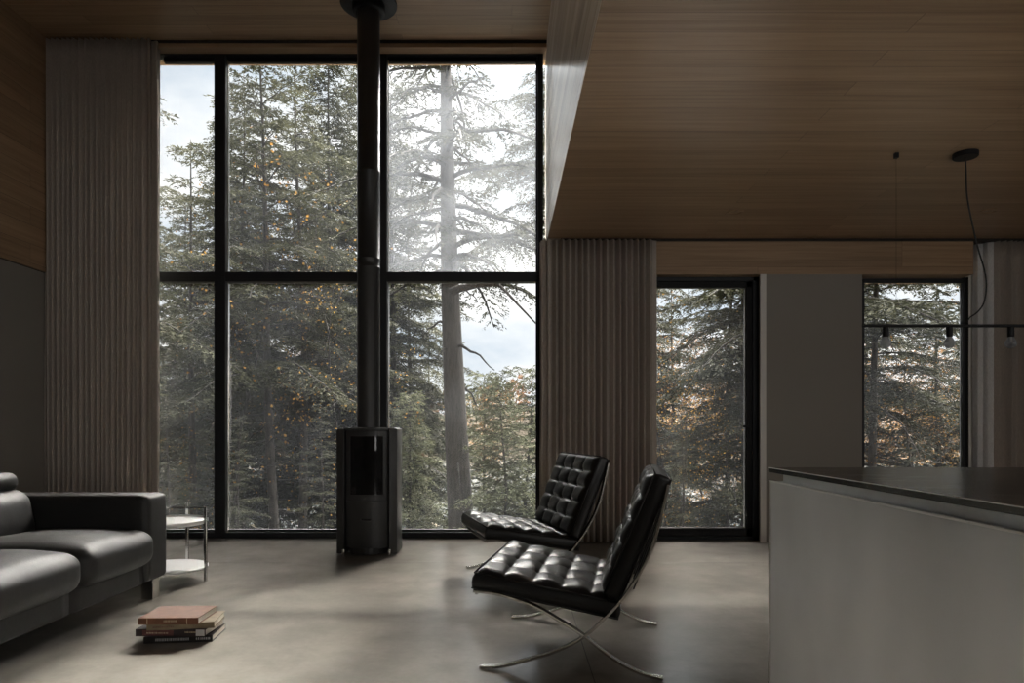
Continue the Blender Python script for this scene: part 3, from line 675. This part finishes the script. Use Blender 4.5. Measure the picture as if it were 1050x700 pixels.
for i, px in enumerate((908, 973.5, 1036.5, 1101)):
    x = WX(px, YP)
    s_ = pp(MB().lathe([(0, 0), (.017, 0), (.0175, -.004), (.0175, -.055), (.015, -.058), (0, -.058)], (x, YP, zb-.008), 20), 'bulb_socket', 'black_metal')
    pr = [(.0, 0), (.013, -.001), (.014, -.008), (.020, -.018), (.0285, -.034), (.031, -.046), (.028, -.058), (.020, -.068), (.010, -.0735), (0, -.0745)]
    pp(MB().lathe(pr, (x, YP, zb-.064+.004), 24), 'bulb', 'bulb_glass', smooth=True)
    mb = MB().lathe([(0, 0), (.006, 0), (.008, -.03), (0, -.034)], (x, YP, zb-.064), 10); pp(mb, 'filament_post', 'bulb_white')
for px, py in ((754, 217), (1014, 216)):
    Y = 1.64*700/(438-py); o = MB().lathe([(0, -.001), (.043, -.001), (.046, -.005), (.056, -.006), (.06, -.002), (.06, 0)], (0, 0, 0), 32).build('recessed_light', 'oak_ceiling')
    o.location = (WX(px, Y), Y, ZC); tag(o, 'small unlit recessed light in low oak ceiling, ' + ('left of the pendant canopy' if px < 900 else 'right of the pendant canopy'), 'ceiling light', 'recessed ceiling lights')

# ------------------------------------------------------------------ outside: ground, lake, far shore
def gz(x, y):
    t = min(1, max(0, (y-6.4)/7)); u = min(1, max(0, (y-12)/20)); return -.5-1.6*t*t*(3-2*t)-1.95*u+.12*math.sin(x*.7+y*.3)*min(1, (y-6)/4)
n = 60; V = []; F = []
xs = np.linspace(-45, 60, n); ys = 6.45+np.linspace(0, 1, n)**1.6*38
for y in ys:
    for x in xs: V.append((x, y, gz(x, y)))
for i in range(n-1):
    for j in range(n-1): F.append((i*n+j, i*n+j+1, (i+1)*n+j+1, (i+1)*n+j))
struct(MB().add(V, F).build('ground', 'forest_floor', smooth=True))
struct(MB().box((-200, 30, -4.3), (260, 125, -3.95)).build('lake', 'lake_water'))
def hz(x, y): return -4.2+(y-105)*.30*(1+.0*x)+2.5*math.sin(x*.03+1)*min(1, (y-105)/20)
V = []; F = []; xs = np.linspace(-160, 220, 60); ys = np.linspace(102, 165, 24)
for y in ys:
    for x in xs: V.append((x, y, min(hz(x, y), 4.6+1.3*math.sin(x*.05)+.8*math.sin(x*.13))))
for i in range(23):
    for j in range(59): F.append((i*60+j, i*60+j+1, (i+1)*60+j+1, (i+1)*60+j))
struct(MB().add(V, F).build('hill', 'hill_floor', smooth=True))

rng = np.random.RandomState(11)
def quads(c, d, nrm, L_, W_):
    """leaf quads: centre start c, direction d, width axis from nrm x d"""
    w = np.cross(nrm, d); w /= np.linalg.norm(w, axis=1, keepdims=True)+1e-9
    L_ = L_[:, None]; W_ = W_[:, None]
    a = c; m1 = c+d*L_*.45+w*W_; m2 = c+d*L_*.45-w*W_; e = c+d*L_
    V = np.stack([a, m1, e, m2], 1).reshape(-1, 3); F = np.arange(len(V)).reshape(-1, 4); return V, F
def far_forest(name, n, mname, sel, size, label):
    x = rng.uniform(-110, 170, n); y = rng.uniform(103, 160, n)
    # tree-shaped clumps along the slope
    nt = 420; tx = rng.uniform(-110, 170, nt); ty = 103+57*rng.rand(nt); kind = rng.rand(nt)
    k = rng.randint(0, nt, n); keep = (kind[k] > .45) if sel else (kind[k] <= .45); k = k[keep]; n = len(k)
    h = 4+3*((k*7919 % 97)/97); r = 2.0
    u = rng.rand(n)**.8; ang = rng.rand(n)*2*PI; rr = r*np.sqrt(rng.rand(n))*np.sqrt(np.clip(1-u, 0.02, 1))*1.2
    cx = tx[k]+rr*np.cos(ang); cy = ty[k]+rr*np.sin(ang)
    base = np.array([min(hz(a, b_), 4.6+1.3*math.sin(a*.05)+.8*math.sin(a*.13)) for a, b_ in zip(tx[k], ty[k])])
    c = np.stack([cx, cy, base+u*h], 1); d = rng.randn(n, 3); d /= np.linalg.norm(d, axis=1, keepdims=True); nr = rng.randn(n, 3)
    V, F = quads(c, d, nr, rng.uniform(.5, 1.1, n)*size, rng.uniform(.2, .45, n)*size)
    me = fast_mesh(name, V, F, mname); o = bpy.data.objects.new(name, me); C.objects.link(o)
    return tag(o, label, 'forest', kind='stuff')
far_forest('autumn_forest', 30000, 'leaves_hill', True, 1.0, 'rust and brown autumn treetops covering the far hillside')
far_forest('evergreen_forest', 26000, 'leaves_hill_green', False, 1.0, 'dull green treetops mixed over the far hillside')

# ------------------------------------------------------------------ trees
def conifer_meshes(seed, H, R, base, nb, r0, lean=(0, 0), leaf=.13, dens=1.0, bark='bark', needles='needles', droop=.35, dead=0, wob=.05, topbare=1):
    r = np.random.RandomState(seed)
    def axis(z): t = z/H; return Vector((lean[0]*t+wob*math.sin(t*7+seed), lean[1]*t+wob*math.cos(t*5+seed), z))
    mb = MB(); P = [axis(H*i/16) for i in range(17)]
    mb.tube([axis(-.8)]+P[1:], [r0*1.15]+[r0*(1-.93*i/16) for i in range(1, 17)], 10)
    br = MB(); cs = []; ds = []; ns = []; Ls = []
    for i in range(nb+dead):
        isdead = i >= nb
        f = (i+r.rand())/nb if not isdead else r.rand()*.25
        h = base+(H-base)*f if not isdead else base*(.25+.75*r.rand())
        az = i*2.399+r.rand()*.6
        Lb = R*(1-.88*f**1.15)*r.uniform(.5, 1.2) if not isdead else R*r.uniform(.12, .5)
        Lb = max(Lb, .25); dx, dy = math.cos(az), math.sin(az); up = .05+.35*f+r.uniform(-.22, .25); o = axis(h); pts = []
        m = 9; bend = r.uniform(-.2, .2)
        for k in range(m+1):
            t = k/m; q = Lb*t; pts.append(Vector((o.x+dx*q-dy*bend*q*t, o.y+dy*q+dx*bend*q*t, o.z+up*q-droop*Lb*t*t+.02*math.sin(k*1.7+i))))
        rb = max(.006, r0*.22*(1-f*.6))*(Lb/R)**.5
        br.tube(pts, [rb*(1-.85*k/m)+.003 for k in range(m+1)], 5, cap=False)
        if isdead:
            continue
        nt = max(6, int(Lb*11*dens))
        for q in range(nt):
            t = .12+.88*(q+r.rand()*.6)/nt; fi = min(m-1e-3, t*m); k = int(fi); p = pts[k].lerp(pts[k+1], fi-k)
            dirv = (pts[k+1]-pts[k]).normalized(); side = 1 if q % 2 else -1
            sd = Vector((-dirv.y, dirv.x, 0)).normalized()*side
            lt = (.34*Lb*(1.05-t)+.14)*r.uniform(.7, 1.25); tv = (dirv*.75+sd).normalized()
            ns_ = max(4, int(lt/.034))
            ss = np.linspace(.08, 1, ns_)
            base_p = np.array(p)[None]+np.array(tv)[None]*(ss*lt)[:, None]; base_p[:, 2] -= (ss**2)*lt*.32
            for sg in (1, -1, 0):
                perp = np.array(sd.cross(Vector((0, 0, 1))))*0
                s2 = np.array([-tv.y, tv.x, 0.])*sg
                dd = np.array(tv)[None]*.8+s2[None]*.9+r.randn(ns_, 3)*.22; dd[:, 2] -= .22
                dd /= np.linalg.norm(dd, axis=1, keepdims=True)
                cs.append(base_p+r.randn(ns_, 3)*.012); ds.append(dd); nn = r.randn(ns_, 3)*.55; nn[:, 2] += 1; ns.append(nn); Ls.append(r.uniform(.5, 1.25, ns_)*leaf*.74*(1.1-.45*ss))
    c = np.concatenate(cs); d = np.concatenate(ds); nn = np.concatenate(ns); L_ = np.concatenate(Ls)
    V, F = quads(c, d, nn, L_, L_*.15)
    return mb, br, fast_mesh('foliage', V, F, needles), bark
def plant(name, pack, loc, rz=0, sc=1, **kw):
    mb, br, fm, bark = pack
    t = empty(name, loc, rz); t.scale = (sc, sc, sc); tag(t, **kw)
    if 'trunk' not in cache.setdefault(id(pack), {}):
        o = mb.build('trunk', bark, t, smooth=True); b_ = br.build('branches', 'limb_bark', o, smooth=True)
        cache[id(pack)] = {'trunk': o, 'br': b_}
    else:
        o = cache[id(pack)]['trunk'].copy(); C.objects.link(o); o.parent = t; b_ = cache[id(pack)]['br'].copy(); C.objects.link(b_); b_.parent = o
    f = bpy.data.objects.new('foliage', fm); C.objects.link(f); f.parent = o; f['kind'] = 'stuff'; b_['kind'] = 'stuff'
    return t
cache = {}
def decid_meshes(seed, H, R, leafm, nl, size=.09, r0=.07, bark='bark', base=.25, wob=.2, clusters=34):
    r = np.random.RandomState(seed); mb = MB()
    def axis(t): return Vector((wob*math.sin(t*6+seed), wob*math.cos(t*4.3+seed), t*H))
    P = [axis(i/12) for i in range(13)]; mb.tube([P[0]-Vector((0, 0, .6))]+P, [r0*1.2]+[r0*(1-.85*i/12) for i in range(13)], 8)
    br = MB(); cs = []
    for i in range(clusters):
        f = base+(1-base)*(i+r.rand())/clusters; o = axis(f); az = i*2.4+r.rand(); Lb = R*(1-.6*abs(f-.55))*r.uniform(.5, 1.1)
        e = o+Vector((math.cos(az)*Lb, math.sin(az)*Lb, Lb*r.uniform(.2, .7))); mid = o.lerp(e, .5)+Vector((0, 0, -.08*Lb)); mid2 = mid+Vector(r.randn(3)*.08*Lb)
        br.tube([o, mid2, e], [r0*.28*(1-f*.6), r0*.16, .004], 5, cap=False)
        for q in range(3):
            s0 = o.lerp(e, r.uniform(.4, .9)); e2 = s0+Vector(r.randn(3)*.32*Lb); br.tube([s0, e2], [.007, .003], 4, cap=False); cs.append(e2)
        cs.append(e)
    k = r.randint(0, len(cs), nl); c = np.array([cs[i] for i in k])+r.randn(nl, 3)*R*.12
    d = r.randn(nl, 3); d /= np.linalg.norm(d, axis=1, keepdims=True); L_ = r.uniform(.7, 1.3, nl)*size
    V, F = quads(c, d, r.randn(nl, 3), L_, L_*.38)
    return mb, br, fast_mesh('foliage', V, F, leafm), bark

# big hemlock close to the house: trunk seen at x 458..472
def at(px, Y, z=None):
    x = (px-525)/700*Y; return Vector((x, Y, gz(x, Y) if z is None else z))
b0 = at(474, 11)
P1 = conifer_meshes(2, 12.6, 2.4, 5.0, 86, .225, lean=(-.42, 0), leaf=.135, dens=.8, bark='bark_grey', droop=.42, dead=7, wob=.03)
big = plant('hemlock_tree', P1, b0, 0, 1, label='large hemlock with thick straight grey trunk behind the right tall pane', cat='tree')
# its broken bare limb
mb = MB(); L0 = b0
pts = [(462, 300), (470, 296), (490, 292), (510, 290.5)]; pts2 = [(510, 290.5), (520, 300), (532, 313), (550, 332)]
mb.tube([Vector((WX(x, 10.3), 10.3, WZ(y, 10.3)))-L0 for x, y in pts], [.07, .06, .045, .04], 8)
mb.tube([Vector((WX(x, 10.3), 10.3, WZ(y, 10.3)))-L0 for x, y in pts2], [.028, .022, .018, .012], 6)
mb.build('broken_limb', 'bark', big, smooth=True)
P2 = conifer_meshes(5, 11.6, 2.7, 3.9, 84, .105, lean=(-.15, 0), leaf=.15, dens=.95, dead=30)
P3 = conifer_meshes(9, 10.8, 2.6, 3.6, 76, .10, lean=(-.35, 0), leaf=.15, dens=1.0, dead=30)
P4 = conifer_meshes(14, 9, 2.3, .3, 64, .09, leaf=.14, dens=1.05, droop=.3)
P5 = conifer_meshes(21, 14, 3.0, .6, 72, .13, leaf=.18, dens=.85, droop=.4)
P6 = conifer_meshes(30, 3.9, 1.2, .3, 95, .045, leaf=.11, dens=2.2, droop=.3, needles='needles_light')
P7 = conifer_meshes(41, 14, 3.2, 8.3, 74, .14, leaf=.14, dens=1.2, droop=.45)
P8 = conifer_meshes(52, 13.5, 3.4, 1.6, 150, .12, leaf=.165, dens=1.25, droop=.4)
plant('hemlock_tree', P7, at(578, 16.5), 0, 1, label='high crowned hemlock in the haze at the right edge of the upper pane', cat='tree')
for px, Y, rz, sc in ((248, 17, 0, .92), (338, 18.5, 1.6, 1.05), (402, 17, 3.4, .9), (190, 17.5, 4.4, .70), (228, 20, 5.3, .95), (372, 21, .9, 1.15)):
    plant('hemlock_tree', P8, at(px, Y), rz, sc, label='full dense hemlock filling the view right behind the thin trunked ones', cat='tree', group='full hemlocks behind the thin trunks')
for px, Y, rz, sc, lab in ((762, 11.8, .7, .64, 'dense dark hemlock whose branches cross the upper glass door'), (655, 15.5, 2.2, .66, 'dense hemlock at left edge of the glass door view'), (1030, 14, 3.1, .62, 'dense dark hemlock right of the end window view'), (872, 15, 4.7, .66, 'dense hemlock mostly hidden by the pier left of the end window')):
    plant('hemlock_tree', P8, at(px, Y), rz, sc, label=lab, cat='tree')
plant('hemlock_tree', P2, at(312, 14.2), 0, .98, label='tall hemlock with thin straight trunk left of the stove pipe', cat='tree')
plant('hemlock_tree', P3, at(283, 12.8), .8, 1, label='slender hemlock with leaning thin trunk in the middle left pane', cat='tree')
plant('hemlock_tree', P4, at(196, 13), 1.3, .97, label='dark bushy hemlock behind the narrow left pane', cat='tree')
plant('hemlock_tree', P2, at(92, 10.5), 2.0, .9, label='hemlock whose branch tips reach into the narrow left pane from the curtain side', cat='tree')
plant('hemlock_tree', P3, at(808, 10.3), 2.6, 1.05, label='dark hemlock spreading branches across the glass door view', cat='tree')
plant('hemlock_tree', P3, at(898, 11), 4.4, .8, label='thin dark hemlock trunk at left edge of the end window', cat='tree')
# the trees behind them
bgc = [(P2, 640, 13.5, 1.1, .72), (P3, 742, 15, 3.3, .8), (P2, 850, 14, 2.2, .9), (P3, 960, 13.5, 1.2, .62), (P5, 240, 19, 1.0, .85), (P4, 345, 18, 2, 1.05), (P5, 420, 21, 3, .78), (P4, 150, 17, 4, 1.0), (P5, 60, 20, 5, .8), (P4, 272, 23, .4, 1.2), (P4, 395, 15.5, 5.1, .72),
       (P5, 690, 20, 1.7, .62), (P4, 650, 16, 2.9, .70), (P4, 1010, 16, 3.7, .9), (P5, 960, 24, 4.2, .55), (P4, 210, 26, 2.2, 1.1), (P5, 330, 28, 3.1, .95), (P4, 440, 27, 1.1, 1.0), (P4, 180, 21, 1.9, 1.0)]
for pk, px, Y, rz, sc in bgc:
    plant('hemlock_tree', pk, at(px, Y), rz, sc, label='dark dense hemlock among those standing deeper in the woods', cat='tree', group='hemlocks deeper in the woods')
for px, Y, rz, sc in ((516, 10.4, 0, .85), (542, 11.6, 2, 1.0), (497, 13.2, 4, 1.1), (420, 12.2, 1, .9), (560, 13.5, 1.2, 1.0)):
    plant('young_hemlock', P6, at(px, Y), rz, sc, label='light green young hemlock low beside the big trunk', cat='tree', group='young hemlocks beside the big trunk')
for px, Y, rz, sc in ((245, 9.6, .5, .62), (330, 10.2, 2, .7), (172, 10, 3, .75), (700, 9.6, 3, .7), (745, 10.6, 1, .85), (935, 11.5, 5, .8), (965, 12.6, 2.5, .95)):
    plant('young_hemlock', P4, at(px, Y), rz, sc*.42, label='low dark green young hemlock in the undergrowth outside', cat='tree', group='dark young hemlocks in the undergrowth')
D1 = decid_meshes(3, 6.0, 1.7, 'leaves_gold', 700, .046, .035, bark='limb_bark', clusters=22)
D2 = decid_meshes(8, 8.0, 2.4, 'leaves_rust', 4200, .07, .07)
D3 = decid_meshes(12, 5.0, 1.5, 'leaves_gold', 1000, .046, .04, clusters=20)
for pk, px, Y, rz, sc, lab in ((D1, 258, 12.0, 0, 1.2, 'golden leaved tree glimpsed between the left pane hemlocks'), (D1, 350, 12.4, 2, .95, 'golden leaved tree glimpsed just left of the stove pipe'),
                               (D3, 698, 10.6, 1, .62, 'orange leaved sapling seen through the lower glass door'), (D1, 672, 10.9, 3, .85, 'yellow leaved tree at upper left of the glass door view'),
                               (D3, 936, 11, 4, .75, 'crooked yellow leaved sapling in the middle of the end window'), (D3, 168, 10.5, 5, .5, 'brown orange leaved sapling low behind the narrow left pane')):
    plant('autumn_tree', pk, at(px, Y), rz, sc, label=lab, cat='tree')
D4 = decid_meshes(19, 6.5, 2.0, 'leaves_rust', 3000, .055, .05, clusters=40, wob=.3)
for px, Y, rz, sc in ((688, 14, 0, .72), (745, 15.5, 2, .75), (925, 13.5, 1, .66), (968, 15, 3, .8), (905, 17, 4, .8), (715, 19, 5, .9)):
    plant('autumn_tree', D4, at(px, Y), rz, sc, label='fine leaved rust sapling behind the ' + ('glass door' if px < 800 else 'end window') + ' among dark hemlocks', cat='tree', group='rust saplings behind the ' + ('glass door' if px < 800 else 'end window'))
for px, Y, rz, sc in ((730, 26, 0, .75), (660, 30, 2, .8), (915, 22, 3, .62), (975, 27, 1, .7), (300, 30, 4, .9), (500, 44, 1, .8)):
    plant('autumn_tree', D2, at(px, Y), rz, sc, label='rust brown thin leaved tree beyond the hemlocks by the water', cat='tree', group='rust brown trees by the water')
